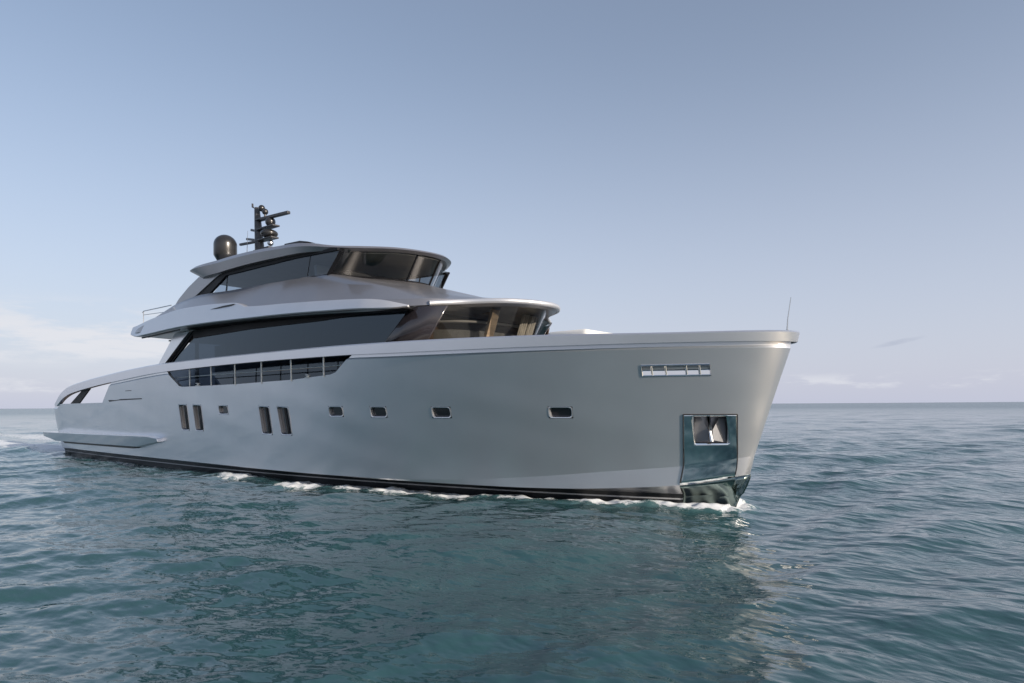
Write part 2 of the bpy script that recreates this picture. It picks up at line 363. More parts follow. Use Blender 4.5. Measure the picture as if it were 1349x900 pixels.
# anchor pocket and bow fairlead cut square to the plating
def hull_pt(x, z, sg=-1, off=0.0):
    y = hull_y(x, z); e = 0.05
    n = Vector((-(hull_y(x + e, z) - hull_y(x - e, z)) / (2 * e), 1, -(hull_y(x, z + e) - hull_y(x, z - e)) / (2 * e))).normalized()
    p = Vector((x, y, z)) + n * off; return Vector((p.x, p.y * sg * 1.0, p.z)), Vector((n.x, n.y * sg, n.z))
AX0, AX1, AZ0, AZ1 = -0.56, 0.08, 1.52, 2.13
WX0, WX1, WZ0, WZ1 = -1.41, -0.10, 3.035, 3.266
def pocket(x0, x1, z0, z1, d_in, sg):
    a, _ = hull_pt(x0, (z0 + z1) / 2, sg); b, _ = hull_pt(x1, (z0 + z1) / 2, sg); t = (b - a); t.z = 0; t.normalize()
    n = Vector((t.y, -t.x, 0)); n = n if n.y * sg > 0 else -n
    v = []
    for s in (0.9, -d_in):
        for (p, z) in ((a, z0), (b, z0), (b, z1), (a, z1)): v.append((p.x + n.x * s, p.y + n.y * s, z))
    cut.add(v, [(0, 1, 2, 3), (7, 6, 5, 4), (0, 4, 5, 1), (1, 5, 6, 2), (2, 6, 7, 3), (3, 7, 4, 0)]); return a, b, t, n
PA = {}; PW = {}
for sg in (-1, 1):
    PA[sg] = pocket(AX0, AX1, AZ0, AZ1, 0.4, sg); PW[sg] = pocket(WX0, WX1, WZ0, WZ1, 0.4, sg)
cutter = cut.build('cutter', M['silver'])
md = hull.modifiers.new('shell', 'SOLIDIFY'); md.thickness = 0.11; md.offset = -1
md = hull.modifiers.new('cut', 'BOOLEAN'); md.operation = 'DIFFERENCE'; md.solver = 'EXACT'; md.object = cutter
dg = bpy.context.evaluated_depsgraph_get(); dg.update()
hm = bpy.data.meshes.new_from_object(hull.evaluated_get(dg)); hull.modifiers.clear(); hull.data = hm; hm.name = 'hull'
hm.polygons.foreach_set('use_smooth', [True] * len(hm.polygons)); bmh = bmesh.new(); bmh.from_mesh(hm)
def on_crease(v):
    x, z = v.co.x, v.co.z
    return abs(z - chine_z(x)) < 0.006 if x < 0.45 else False
def on_spray(v): return abs(v.co.z - spray_z(v.co.x)) < 0.006 and v.co.x < 0.36
def on_knuckle(v): return abs(v.co.z - (rail_bot(v.co.x) - 0.13)) < 0.004
for e in bmh.edges:
    if len(e.link_faces) != 2: continue
    a_, b_ = e.verts; hor = abs(a_.co.x - b_.co.x) > 0.3 * abs(a_.co.z - b_.co.z)
    e.smooth = not (e.calc_face_angle(0) > math.radians(28) or (hor and ((on_crease(a_) and on_crease(b_)) or (on_spray(a_) and on_spray(b_)) or (on_knuckle(a_) and on_knuckle(b_)))))
bmh.to_mesh(hm); bmh.free()
bpy.data.objects.remove(cutter)

# rail band (bulwark) right round the hull
def band(sg_list=(-1, 1)):
    top = [];
    def ring(x, i):
        yo = plan_y(x, 1.45, 11.5, 3.85, 0.74); e = x + 33.95
        yo = max(yo, 0.0); zt, zb = rail_top(x), rail_bot(x)
        return yo, zt, zb
    xs = [1.45 - 35.55 * (0.25 * s + 0.75 * s ** 2) for s in np.linspace(0, 1, 200)]
    v = []; f = []
    for i, x in enumerate(xs):
        yo, zt, zb = ring(x, i); th_ = min(0.20, 0.20)
        yi = max(yo - 0.20, 0.0); xi = x - (0.15 if i == 0 else 0)
        xb = x - 0.07 if i == 0 else x
        yb = plan_y(x, 1.38, 11.5, 3.84, 0.74) if i else 0
        v += [(xb, -yb, zb), (x - 0.005, -yo, zt - 0.035), (x - 0.02, -max(yo - 0.035, 0), zt), (xi, -yi, zt), (xi, -yi, zb)]
    n = len(xs); V = v + [(a, -b, c_) for a, b, c_ in v]
    for s in (0, 1):
        o_ = s * n * 5
        for i in range(n - 1):
            for k in range(5):
                q = (o_ + i * 5 + k, o_ + i * 5 + (k + 1) % 5, o_ + (i + 1) * 5 + (k + 1) % 5, o_ + (i + 1) * 5 + k); f.append(q)
        f.append(tuple(o_ + (n - 1) * 5 + k for k in range(5)))
    ff = []
    for q in f:
        pts = []
        for a in q:
            if not any(sum((V[a][j] - V[b][j]) ** 2 for j in range(3)) < 1e-10 for b in pts): pts.append(a)
        if len(pts) >= 3: ff.append(tuple(pts))
    return link_mesh('bulwark_rail', V, ff, M['silver'], yacht, angle=24)
band()

# decks inside the hull
def deck(name, x0, x1, z, inset, mat, n=60):
    v = []; f = []
    for i in range(n + 1):
        x = x0 + (x1 - x0) * i / n; y = max(hull_y(x, z) - inset, 0.02)
        v += [(x, -y, z), (x, y, z), (x, -y, z - 0.08), (x, y, z - 0.08)]
    for i in range(n):
        a = i * 4; b = a + 4; f += [(a, b, b + 1, a + 1), (a + 2, a + 3, b + 3, b + 2)]
    f += [(0, 1, 3, 2), (n * 4, n * 4 + 2, n * 4 + 3, n * 4 + 1)]
    for i in range(n):
        a = i * 4; b = a + 4; f += [(a, a + 2, b + 2, b), (a + 1, b + 1, b + 3, a + 3)]
    return link_mesh(name, v, f, mat, yacht)
deck('foredeck', 0.7, -9.2, 3.25, 0.14, M['white'])
deck('main_deck', -9.2, -33.9, 2.35, 0.12, M['teak'])

# ------------------------------------------------------------------ hull details
def rounded(poly, r, n=4):
    out = []; m_ = len(poly)
    for i in range(m_):
        p = Vector(poly[i]); a = Vector(poly[i - 1]); b = Vector(poly[(i + 1) % m_])
        pa = p + (a - p).normalized() * r; pb = p + (b - p).normalized() * r
        for k in range(n + 1):
            t = k / n; q = pa * (1 - t) ** 2 + p * 2 * t * (1 - t) + pb * t * t; out.append((q.x, q.y))
    return out
def window(poly, sg, tall=False):
    rd = 0.07
    def P(pt, off):
        return (pt[0], sg * (hull_y(pt[0], pt[1]) + off), pt[1])
    rings_ = [([P(p, 0.004) for p in rounded(shrink(poly, -0.028), rd + 0.02)]), ([P(p, 0.012) for p in rounded(shrink(poly, -0.012), rd + 0.01)]), ([P(p, 0.008) for p in rounded(shrink(poly, 0.006), rd)]), ([P(p, -0.085) for p in rounded(shrink(poly, 0.03), rd)]), ([P(p, -0.095) for p in rounded(shrink(poly, -0.028), rd)])]
    n_ = len(rings_[0]); v = [p for r_ in rings_ for p in r_]; f = []
    for r_ in range(5):
        for k in range(n_): f.append((r_ * n_ + k, r_ * n_ + (k + 1) % n_, ((r_ + 1) % 5) * n_ + (k + 1) % n_, ((r_ + 1) % 5) * n_ + k))
    w = link_mesh('window', v, f, M['silver'], hull, angle=30)
    a_ = [P(p, -0.078) for p in rounded(shrink(poly, 0.02), rd)]; b_ = [P(p, -0.09) for p in rounded(shrink(poly, 0.02), rd)]
    link_mesh('pane', a_ + b_, [tuple(range(n_)), tuple(range(2 * n_ - 1, n_ - 1, -1))] + [(k, (k + 1) % n_, n_ + (k + 1) % n_, n_ + k) for k in range(n_)], M['panel'], w)
    if tall:   # vertical bar behind the opening edge
        (ax, az), (bx, bz), (cx_, cz), (dx, dz) = poly
        t = 0.55; p0 = (ax + (bx - ax) * t, az - 0.05); p1 = (dx + (cx_ - dx) * t, dz + 0.05)
        q = MB(); q.tube([P(p0, -0.05), P(p1, -0.05)], 0.02, 8); q.build('bar', M['plaindark'], w)
for poly in TALL: both(lambda sg: window(poly, sg, True))
for poly in SMALL: both(lambda sg: window(poly, sg))

# polished plate round the anchor pocket, and the polished forefoot below it
PZ = [0.0, 0.2, 0.4, 0.6, 0.8, 1.0, 1.4, 1.8, 2.17]
PL0 = [-1.04, -1.02, -0.98, -0.92, -0.88, -0.84, -0.80, -0.76, -0.72]; PL1 = [0.04, 0.06, 0.08, 0.10, 0.12, 0.16, 0.20, 0.24, 0.28]
def plate(sg):
    PZ1 = 2.17
    xl = lambda z: float(np.interp(z, PZ, PL0)); xr = lambda z: float(np.interp(z, PZ, PL1))
    xst = lambda z: float(np.interp(z, [-0.9, -0.02, 0.16, 0.30, 0.80], [-0.6, 0.0, 0.07, 0.13, 0.36]))
    def grid(name, rows, cols, fn, hole=None):
        v = []; f = []
        for j in range(rows):
            for i in range(cols): v.append(fn(j, i))
        for j in range(rows - 1):
            for i in range(cols - 1):
                if hole and hole(j, i): continue
                f.append((j * cols + i, j * cols + i + 1, (j + 1) * cols + i + 1, (j + 1) * cols + i))
        o = link_mesh(name, v, f, M['mirror'], hull, angle=12)
        k = o.modifiers.new('t', 'SOLIDIFY'); k.thickness = 0.010; k.offset = 0
        return o
    zs = list(np.linspace(0, 1, 5)) + list(np.linspace(1, 2, 9))[1:] + list(np.linspace(2, 3, 7))[1:] + [4]
    def up(j, i):
        zt = zs[j]
        zz_ = AZ0 + (AZ1 - AZ0) * (zt - 2) if 2 <= zt <= 3 else (PZ1 if zt > 3 else None)
        zi = zz_ if zz_ is not None else 1.0
        for _ in range(4):
            a, b2 = xl(zi), xr(zi)
            x = a + (AX0 - a) * i / 7 if i <= 7 else (AX0 + (AX1 - AX0) * (i - 7) / 17 if i <= 24 else AX1 + (b2 - AX1) * (i - 24) / 7)
            if zz_ is None:
                sz, cz_ = spray_z(x) + 0.004, chine_z(x)
                zi = sz + (cz_ - sz) * zt if zt <= 1 else cz_ + (AZ0 - cz_) * (zt - 1)
        return tuple(hull_pt(x, zi, sg, 0.014)[0])
    o = grid('anchor_plate', len(zs), 32, up, lambda j, i: zs[j] >= 2 and zs[j + 1] <= 3 and 7 <= i < 24)
    def low(j, i):
        t = j / 13; u = 1 - (1 - i / 25) ** 1.6; z = 0.4
        for _ in range(5):
            x0_, x1_ = xl(z), xst(z); x = x0_ + (x1_ - x0_) * u; top_ = spray_z(min(x, 0.36)) - 0.006; z = -0.35 + (top_ + 0.35) * t
        if i == 25: return (x1_ + 0.016, 0.0, z)
        return tuple(hull_pt(min(x, x1_ - 0.003), z, sg, 0.012)[0])
    grid('forefoot_plate', 14, 26, low).data.materials[0] = M['dark_mirror']
    # dark gasket along the top and the sides
    q = MB()
    edge = [hull_pt(xl(z), z, sg, 0.02)[0] for z in np.linspace(0.60, PZ1, 9)] + [hull_pt(x, PZ1, sg, 0.02)[0] for x in np.linspace(xl(PZ1), xr(PZ1), 9)] + [hull_pt(xr(z), z, sg, 0.02)[0] for z in np.linspace(PZ1, 0.80, 9)]
    q.tube(edge, 0.013, 6); q.build('gasket', M['plaindark'], o)
    # pocket liner and anchor
    a, b, t, n = PA[sg]; mid = (a + b) / 2; w = (b - a).length; zc = (AZ0 + AZ1) / 2; H = AZ1 - AZ0
    rot = Matrix((t, n, Vector((0, 0, 1)))).transposed()
    q = MB(); q.box(mid - n * 0.36, (w * 0.99, 0.02, H * 0.99), rot.to_3x3())
    q.build('pocket_liner', M['grey'], o)
    anc = MB(); zz = lambda u, d, z: mid + t * u + n * d + Vector((0, 0, z - mid.z))
    anc.tube([zz(0, -0.25, AZ1 - 0.02), zz(0, 0.03, AZ0 + 0.26), zz(0, 0.07, AZ0 + 0.04)], [0.035, 0.045, 0.055], 8)
    aobj = anc.build('anchor', M['steel'], hull)
    for s_ in (-1, 1):
        fl = MB(); k = w * 0.47
        pl = lambda u, z: zz(s_ * u, 0.0 - 0.14 * u / k, z)
        pts = [pl(0.05, AZ0 + 0.07), pl(k, AZ0 + 0.01), pl(k, AZ1 - 0.04), pl(k * 0.58, AZ1 - 0.03), pl(0.05, AZ0 + 0.30)]
        back = [p - n * 0.03 for p in pts]
        fl.add(pts + back, [(0, 1, 2, 3, 4), (9, 8, 7, 6, 5)] + [(i, (i + 1) % 5, 5 + (i + 1) % 5, 5 + i) for i in range(5)])
        fl.build('fluke', M['anchor'], aobj)
both(plate)

def fairlead(sg):
    a, b, t, n = PW[sg]; z0, z1 = WZ0, WZ1
    q = MB()
    loop = [hull_pt(WX0, z0, sg, 0.01)[0], hull_pt((WX0 * 2 + WX1) / 3, z0, sg, 0.01)[0], hull_pt((WX0 + WX1 * 2) / 3, z0, sg, 0.01)[0], hull_pt(WX1, z0, sg, 0.01)[0], hull_pt(WX1, z1, sg, 0.01)[0], hull_pt((WX0 + WX1 * 2) / 3, z1, sg, 0.01)[0], hull_pt((WX0 * 2 + WX1) / 3, z1, sg, 0.01)[0], hull_pt(WX0, z1, sg, 0.01)[0], hull_pt(WX0, z0, sg, 0.01)[0]]
    q.tube(loop, 0.018, 8); fr = q.build('fairlead', M['chrome'], hull)
    for u in (0.15, 0.36, 0.66, 0.85):
        x = WX0 + (WX1 - WX0) * u; q = MB(); q.tube([hull_pt(x, z0, sg, -0.01)[0], hull_pt(x, z1, sg, -0.01)[0]], 0.022, 8); q.build('post', M['chrome'], fr)
    q = MB(); mid = (a + b) / 2; rot = Matrix((t, n, Vector((0, 0, 1)))).transposed().to_3x3()
    up = rot @ Matrix.Rotation(math.radians(14), 3, 'X'); hgt = z1 - z0
    q.box(mid - n * 0.13 + Vector((0, 0, z0 + hgt * 0.72 - mid.z)), ((b - a).length, 0.015, hgt * 0.6), up)  # chrome plate tilted to mirror bright sky, added to brighten the opening
    q.box(mid - n * 0.11 + Vector((0, 0, z0 + hgt * 0.22 - mid.z)), ((b - a).length, 0.015, hgt * 0.5), rot)
    q.build('liner', M['chrome'], fr)
both(fairlead)

# side opening: stanchions, handrail, mooring bollards
def side_opening(sg):
    for x, z0 in ((-18.79, 3.20), (-17.18, 3.19), (-15.53, 3.18), (-13.87, 3.19), (-12.19, 3.22), (-10.53, 3.30)):
        q = MB(); q.tube([(x, sg * 3.74, z0 - 0.05), (x + 0.02, sg * 3.76, rail_bot(x) + 0.08)], 0.024, 8); q.build('stanchion', M['white'], yacht)
    q = MB(); q.tube([(x, sg * 3.62, 3.54 + 0.02 * (x + 20) / 10) for x in np.linspace(-20.2, -9.9, 12)], 0.018, 8); q.build('handrail', M['steel'], yacht)
    for x in (-18.2, -11.35):
        q = MB(); q.lathe((x, sg * 3.72, 3.17 if x < -15 else 3.24), [(0.09, 0), (0.10, 0.02), (0.04, 0.04), (0.04, 0.07), (0.09, 0.09), (0.07, 0.11), (0.0, 0.115)], 14); q.build('fairlead_roller', M['white'], yacht)
    # aft end: dark raked glass panel between the ledge and the rail
    q = MB(); q.prism([(-32.0, 2.56), (-30.75, 2.58), (-29.2, 3.32), (-30.3, 3.22)], sg * 3.52, sg * 3.58); q.build('raked_panel', M['black'], yacht)
    # gate slot and little marks in the aft plating
    q = MB()
    q.prism([(-26.6, 2.745), (-25.6, 2.78), (-23.1, 2.79), (-23.1, 2.75), (-25.5, 2.72), (-26.5, 2.67)], sg * (hull_y(-25, 2.75) - 0.05), sg * (hull_y(-25, 2.75) + 0.006)); q.build('gate_slot', M['plaindark'], hull)
    q = MB(); q.prism([(-24.6, 3.13), (-24.0, 3.135), (-24.0, 3.11), (-24.6, 3.105)], sg * (hull_y(-24.3, 3.12) - 0.05), sg * (hull_y(-24.3, 3.12) + 0.006)); q.build('vent_slot', M['plaindark'], hull)
both(side_opening)

# fold-down side platforms and swim platform
def side_platform(sg):
    A = [(-34.8, 0.97), (-34.8, 1.185), (-28, 1.22), (-22.3, 1.25), (-21.75, 1.18), (-21.7, 1.03), (-23.4, 0.79), (-28, 0.76), (-33.2, 0.76)]
    n = len(A); yo = [3.88, 3.93, 3.93, 3.93, 3.70, 3.68, 3.80, 3.82, 3.82]
    v = [(x, sg * y, z) for (x, z), y in zip(A, yo)] + [(x, sg * 3.30, z) for x, z in A]
    f = [tuple(range(n)), tuple(range(2 * n - 1, n - 1, -1))] + [(i, i + n, (i + 1) % n + n, (i + 1) % n) for i in range(n)]
    o = link_mesh('side_platform', v, f, M['silver'], yacht, angle=20); bevel(o, 0.02)
    q = MB(); q.prism([(-32.6, 0.77), (-23.6, 0.79), (-24.0, 0.70), (-32.2, 0.67)], sg * 3.4, sg * 3.72); q.build('platform_hinge', M['plaindark'], o)
both(side_platform)
q = MB(); q.box((-34.3, 0, 1.0), (1.2, 6.5, 0.26)); o = q.build('swim_platform', M['silver'], yacht); bevel(o, 0.03)

# ------------------------------------------------------------------ main deck house
def prism_part(name, poly, y0, y1, mat, parent=None, bev=0.0):
    def fn(sg):
        q = MB(); q.prism(poly, sg * y0, sg * y1); o = q.build(name, mat, parent or yacht)
        if bev: bevel(o, bev)
    both(fn)
prism_part('side_window', [(-20.15, 5.14), (-22.15, 4.25), (-24.0, 3.2), (-24.0, 2.37), (-10.6, 2.37), (-8.75, 4.24), (-7.72, 5.12)], 2.86, 2.90, M['saloon'])
prism_part('pillar_seal', [(-20.34, 5.38), (-20.0, 5.38), (-22.1, 4.25), (-23.95, 3.2), (-23.95, 2.4), (-24.42, 2.4), (-24.42, 3.12), (-22.5, 4.2)], 2.85, 2.93, M['black'])
prism_part('house_pillar', [(-21.55, 5.38), (-20.32, 5.38), (-22.45, 4.2), (-24.4, 3.1), (-24.4, 2.4), (-25.2, 2.4), (-25.2, 3.0), (-23.1, 4.2)], 2.84, 3.06, M['silver'], bev=0.02)
prism_part('window_header', [(-20.2, 5.40), (-20.2, 5.10), (-16, 5.13), (-12, 5.06), (-7.9, 5.08), (-7.9, 5.12), (-10.3, 5.16), (-14, 5.3)], 2.87, 2.95, M['black'])
def corner_panel(sg):
    t = hermite([(-6.84, -2.39, 5.08), (-7.10, -2.72, 5.07), (-7.40, -2.89, 5.06), (-7.75, -2.925, 5.06)], 8)
    bt = hermite([(-8.10, -2.43, 3.6), (-8.5, -2.75, 3.6), (-9.0, -2.90, 3.6), (-9.55, -2.925, 3.6)], 8)
    v = [(p[0], -p[1] * sg, p[2]) for p in bt] + [(p[0], -p[1] * sg, p[2]) for p in t]; n = len(t)
    o = link_mesh('corner_panel', v, [(i, i + 1, n + i + 1, n + i) for i in range(n - 1)], M['panel'], yacht)
    k = o.modifiers.new('t', 'SOLIDIFY'); k.thickness = 0.02; k.offset = 0
both(corner_panel)
# saloon interior: dark core added to block the sky beyond, window posts, a few pale blinds
sal = bpy.data.objects.new('saloon', None); C.objects.link(sal); sal.parent = yacht
q = MB(); q.box((-16.2, 0, 3.75), (13.2, 1.6, 2.7)); q.build('sky_block_core', M['dwood'], sal)
q = MB(); q.box((-16.2, 0, 5.18), (13.0, 5.6, 0.05)); q.build('ceiling', M['beige'], sal)
for sg in (-1, 1):
    for x in (-20.3, -17.9, -15.6, -13.2, -11.0):
        q = MB(); q.box((x, sg * 2.76, 3.8), (0.12, 0.1, 2.7)); q.build('window_post', M['plaindark'], sal)
    for x, w, z1 in ((-16.9, 0.5, 4.75), (-15.0, 1.1, 4.72), (-11.9, 0.35, 4.78)):
        q = MB(); q.box((x, sg * 2.70, z1 - 0.9), (w, 0.03, 1.8)); q.build('window_blind', M['curtain'], sal)
WT = [(-5.55, 0, 5.13), (-6.02, -0.98, 5.14), (-6.74, -1.74, 5.11), (-6.84, -2.38, 5.08)]
WB = [(-6.40, 0, 3.6), (-6.95, -0.98, 3.6), (-7.70, -1.76, 3.6), (-8.10, -2.42, 3.6)]
def sheet(name, bot, top, mat, parent, n=8, thick=0.012):
    b = hermite(bot, n); t = hermite(top, n); P = [b, t]
    v = []; f = []
    for c in P:
        full = [(p[0], p[1], p[2]) for p in c[::-1]] + [(p[0], -p[1], p[2]) for p in c[1:]]; v += full
    m_ = len(v) // 2
    for i in range(m_ - 1): f.append((i, i + 1, m_ + i + 1, m_ + i))
    return link_mesh(name, v, f, mat, parent)
sheet('windshield', WB, WT, M['clear'], yacht)
q = MB()
# interior of the forward cabin
cab = bpy.data.objects.new('forward_cabin', None); C.objects.link(cab); cab.parent = yacht; cab.location = (0, 0, 0)
q = MB(); q.box((-7.9, 0, 4.22), (0.08, 4.6, 1.74)); q.build('bulkhead', M['dwood'], cab)
q = MB(); q.box((-8.0, 0, 3.28), (3.2, 5.5, 0.06)); q.build('floor', M['floor'], cab)
q = MB(); q.box((-8.5, 0, 5.10), (2.8, 4.6, 0.03)); q.build('ceiling', M['dwood'], cab)
q = MB(); q.box((-8.0, -0.62, 5.07), (2.4, 0.30, 0.03)); q.build('ceiling_beam', M['twood'], cab)
q = MB(); q.prism([(-9.5, 3.3), (-9.5, 5.0), (-7.2, 5.0), (-7.6, 3.3)], 2.72, 2.78); q.build('wall_panel', M['dwood'], cab)
q = MB(); q.box((-6.62, -1.02, 4.3), (0.10, 0.30, 1.66), Matrix.Rotation(math.radians(20), 3, 'Y')); q.build('wood_column', M['twood'], cab)
for i, (x, y) in enumerate(((-6.35, 0.35), (-6.45, 0.85))):
    v = []; f = []; k = 24
    for j in range(k + 1):
        u = j / k; yy = y - 0.17 + 0.34 * u; xx = x - 0.25 - 0.035 * math.sin(u * 22)
        v += [(xx - 0.35, yy, 3.35), (xx + 0.3, yy, 5.08)]
    for j in range(k): f.append((2 * j, 2 * j + 2, 2 * j + 3, 2 * j + 1))
    o = link_mesh('curtain', v, f, M['curtain'], cab); s = o.modifiers.new('t', 'SOLIDIFY'); s.thickness = 0.01
# curved headboard / sofa back, plus a pale arc standing for a windshield reflection
def arc_solid(name, z0, z1, fx, by, mat, r=0.16):
    outer = hermite([(fx, 0, 0), (fx - 0.1, -by * 0.45, 0), (fx - 0.5, -by * 0.82, 0), (fx - 1.3, -by, 0), (fx - 2.3, -by * 1.02, 0)], 8)
    inner = hermite([(fx - r, 0, 0), (fx - 0.1 - r, -by * 0.43, 0), (fx - 0.5 - r, -by * 0.75, 0), (fx - 1.3 - r * .5, -by + r, 0), (fx - 2.3, -by + r, 0)], 8)
    v = []; f = []; ring = [(outer, z0), (outer, z1), (inner, z1), (inner, z0)]
    full = []
    for c, z in ring: full.append([(p[0], p[1], z) for p in c[::-1]] + [(p[0], -p[1], z) for p in c[1:]])
    m_ = len(full[0]); 
    for r_ in full: v += r_
    for k in range(4):
        for i in range(m_ - 1): f.append((k * m_ + i, k * m_ + i + 1, ((k + 1) % 4) * m_ + i + 1, ((k + 1) % 4) * m_ + i))
    f += [(0, m_, 2 * m_, 3 * m_), (m_ - 1, 2 * m_ - 1, 3 * m_ - 1, 4 * m_ - 1)]
    o = link_mesh(name, v, f, mat, cab); return bevel(o, 0.03, 3)
arc_solid('reflection_arc', 4.74, 4.81, -6.72, 2.0, M['beige'], 0.10)  # arc modelled in place of the bulwark's reflection in the glass
arc_solid('sofa_back', 3.35, 4.56, -7.0, 2.1, M['grey_cloth'])

# ------------------------------------------------------------------ upper deck slab, body and side wings
B0 = [(-5.40, 0, 5.12), (-5.90, -1.10, 5.13), (-6.86, -1.86, 5.10), (-7.30, -2.62, 5.02), (-8, -3.08, 5.0), (-10.3, -3.30, 5.12), (-14, -3.42, 5.29), (-18, -3.42, 5.41), (-21.5, -3.4, 5.42), (-24.2, -3.35, 5.44), (-24.6, -2, 5.44), (-24.7, 0, 5.44)]
B1 = [(-5.22, 0, 5.18), (-5.74, -1.16, 5.20), (-6.72, -1.96, 5.18), (-7.20, -2.74, 5.10), (-8, -3.14, 5.10), (-10.3, -3.36, 5.22), (-14, -3.5, 5.40), (-18, -3.5, 5.55), (-21.5, -3.45, 5.52), (-24.3, -3.4, 5.52), (-24.7, -2, 5.52), (-24.8, 0, 5.52)]
B2 = [(-5.30, 0, 5.27), (-5.82, -1.14, 5.30), (-6.80, -1.92, 5.31), (-7.28, -2.69, 5.29), (-8, -3.06, 5.31), (-10.3, -3.24, 5.50), (-14, -3.35, 5.72), (-18, -3.4, 6.02), (-21.5, -3.38, 6.02), (-24.3, -3.35, 5.58), (-24.7, -2, 5.58), (-24.8, 0, 5.58)]
B3 = [(-7.30, 0, 5.58), (-7.42, -1.0, 5.57), (-7.75, -1.95, 5.56), (-8.2, -2.40, 5.62), (-9.3, -2.52, 5.88), (-11.2, -2.60, 6.17), (-14, -2.62, 6.60), (-18, -2.62, 6.74), (-21.5, -2.62, 6.78), (-22.9, -2.62, 6.52), (-23.1, -1.5, 6.5), (-23.1, 0, 6.5)]
B4 = [(-10.35, 0, 6.43), (-10.86, -1.02, 6.48), (-11.50, -1.80, 6.53), (-11.7, -2.30, 6.56), (-12.05, -2.42, 6.61), (-13.0, -2.46, 6.66), (-14.4, -2.50, 6.70), (-18, -2.52, 6.78), (-21.4, -2.54, 6.82), (-22.6, -2.55, 6.60), (-22.8, -1.5, 6.58), (-22.8, 0, 6.58)]
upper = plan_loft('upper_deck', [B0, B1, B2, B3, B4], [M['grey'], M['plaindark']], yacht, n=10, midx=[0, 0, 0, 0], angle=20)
# rounded lip added on the front visor; its pale silver paints the sun highlight
_lip = [(p[0] + 0.0, p[1], p[2] + 0.045) for p in B1[:4]]
_half = hermite(_lip, 10); q = MB()
q.tube([(p[0], p[1], p[2]) for p in _half[::-1]] + [(p[0], -p[1], p[2]) for p in _half[1:]], 0.075, 12)
q.build('visor_highlight_lip', M['silver_lit'], upper)
# soffit plates; the forward one is black to paint in the overhang's shade
def soffit(name, x0, x1, mat, dz=-0.012, y=3.3):
    zf = lambda x: lin(x, [(-5.9, 5.10), (-8, 5.0), (-10.3, 5.12), (-14, 5.29), (-18, 5.41), (-24.5, 5.44)])
    v = []; f = []; n = 24
    for i in range(n + 1):
        x = x0 + (x1 - x0) * i / n
        for yy, d in ((-y, 0), (y, 0), (-y, 0.008), (y, 0.008)): v.append((x, yy, zf(x) + dz + d - 0.01))
    for i in range(n):
        a = i * 4; b = a + 4; f += [(a, a + 1, b + 1, b), (a + 2, b + 2, b + 3, a + 3), (a, b, b + 2, a + 2), (a + 1, a + 3, b + 3, b + 1)]
    f += [(0, 2, 3, 1), (n * 4, n * 4 + 1, n * 4 + 3, n * 4 + 2)]
    link_mesh(name, v, f, mat, upper)
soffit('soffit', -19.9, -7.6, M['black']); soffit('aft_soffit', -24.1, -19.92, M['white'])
wing_b = smooth_fn([(-7.7, 5.06), (-8.0, 5.03), (-9.75, 5.12), (-14.1, 5.30), (-19.5, 5.42), (-23.6, 5.34), (-24.5, 5.50), (-24.8, 5.62)])
wing_t = smooth_fn([(-7.7, 5.12), (-8.5, 5.31), (-9.75, 5.43), (-12.75, 5.62), (-15.15, 5.77), (-15.45, 5.86), (-15.9, 5.97), (-16.7, 6.04), (-18.3, 6.13), (-19.9, 6.17), (-21.95, 6.06), (-24.0, 5.86), (-24.7, 5.78), (-24.8, 5.70)])
def wing(sg):
    v = []; f = []; xs = np.concatenate([np.linspace(-7.7, -15, 30), np.linspace(-15.1, -16.6, 18), np.linspace(-16.8, -24.3, 26), np.linspace(-24.4, -24.8, 6)])
    for x in xs:
        yo = lin(x, [(-7.7, 3.08), (-8.1, 3.34), (-9, 3.58), (-12, 3.68), (-23, 3.72), (-24.4, 3.62), (-24.8, 3.45)]); zb, zt = wing_b(x), wing_t(x); h = zt - zb
        v += [(x, sg * (yo - 0.03), zb), (x, sg * yo, zb + 0.03), (x, sg * (yo - 0.16 * h / 0.6), zt - 0.03), (x, sg * (yo - 0.16 * h / 0.6 - 0.03), zt), (x, sg * min(3.18, yo - 0.2), zt - 0.01), (x, sg * min(3.18, yo - 0.2), zb)]
    n = len(xs)
    for i in range(n - 1):
        for k in range(6): f.append((i * 6 + k, i * 6 + (k + 1) % 6, (i + 1) * 6 + (k + 1) % 6, (i + 1) * 6 + k))
    f += [tuple(range(6)), tuple((n - 1) * 6 + k for k in range(6))]
    o = link_mesh('side_wing', v, f, M['silver_lit'], upper, angle=28)
    # air slot near the step in the wing
    q = MB(); y = lambda z, x: lin(x, [(-12, 3.68), (-23, 3.72)]) - 0.16 * (z - wing_b(x)) / 0.6
    q.prism([(-17.55, 5.90), (-16.6, 5.935), (-15.9, 5.93), (-16.15, 5.89), (-17.0, 5.875)], sg * 3.4, sg * (y(5.88, -16.6) + 0.012)); q.build('air_slot', M['plaindark'], o)
    # joint line and drain dots below
    q = MB(); q.tube([(x, sg * (3.55), wing_b(x) - 0.05) for x in np.linspace(-20, -23.4, 6)], 0.03, 6); q.build('wing_seam', M['plaindark'], o)
both(wing)

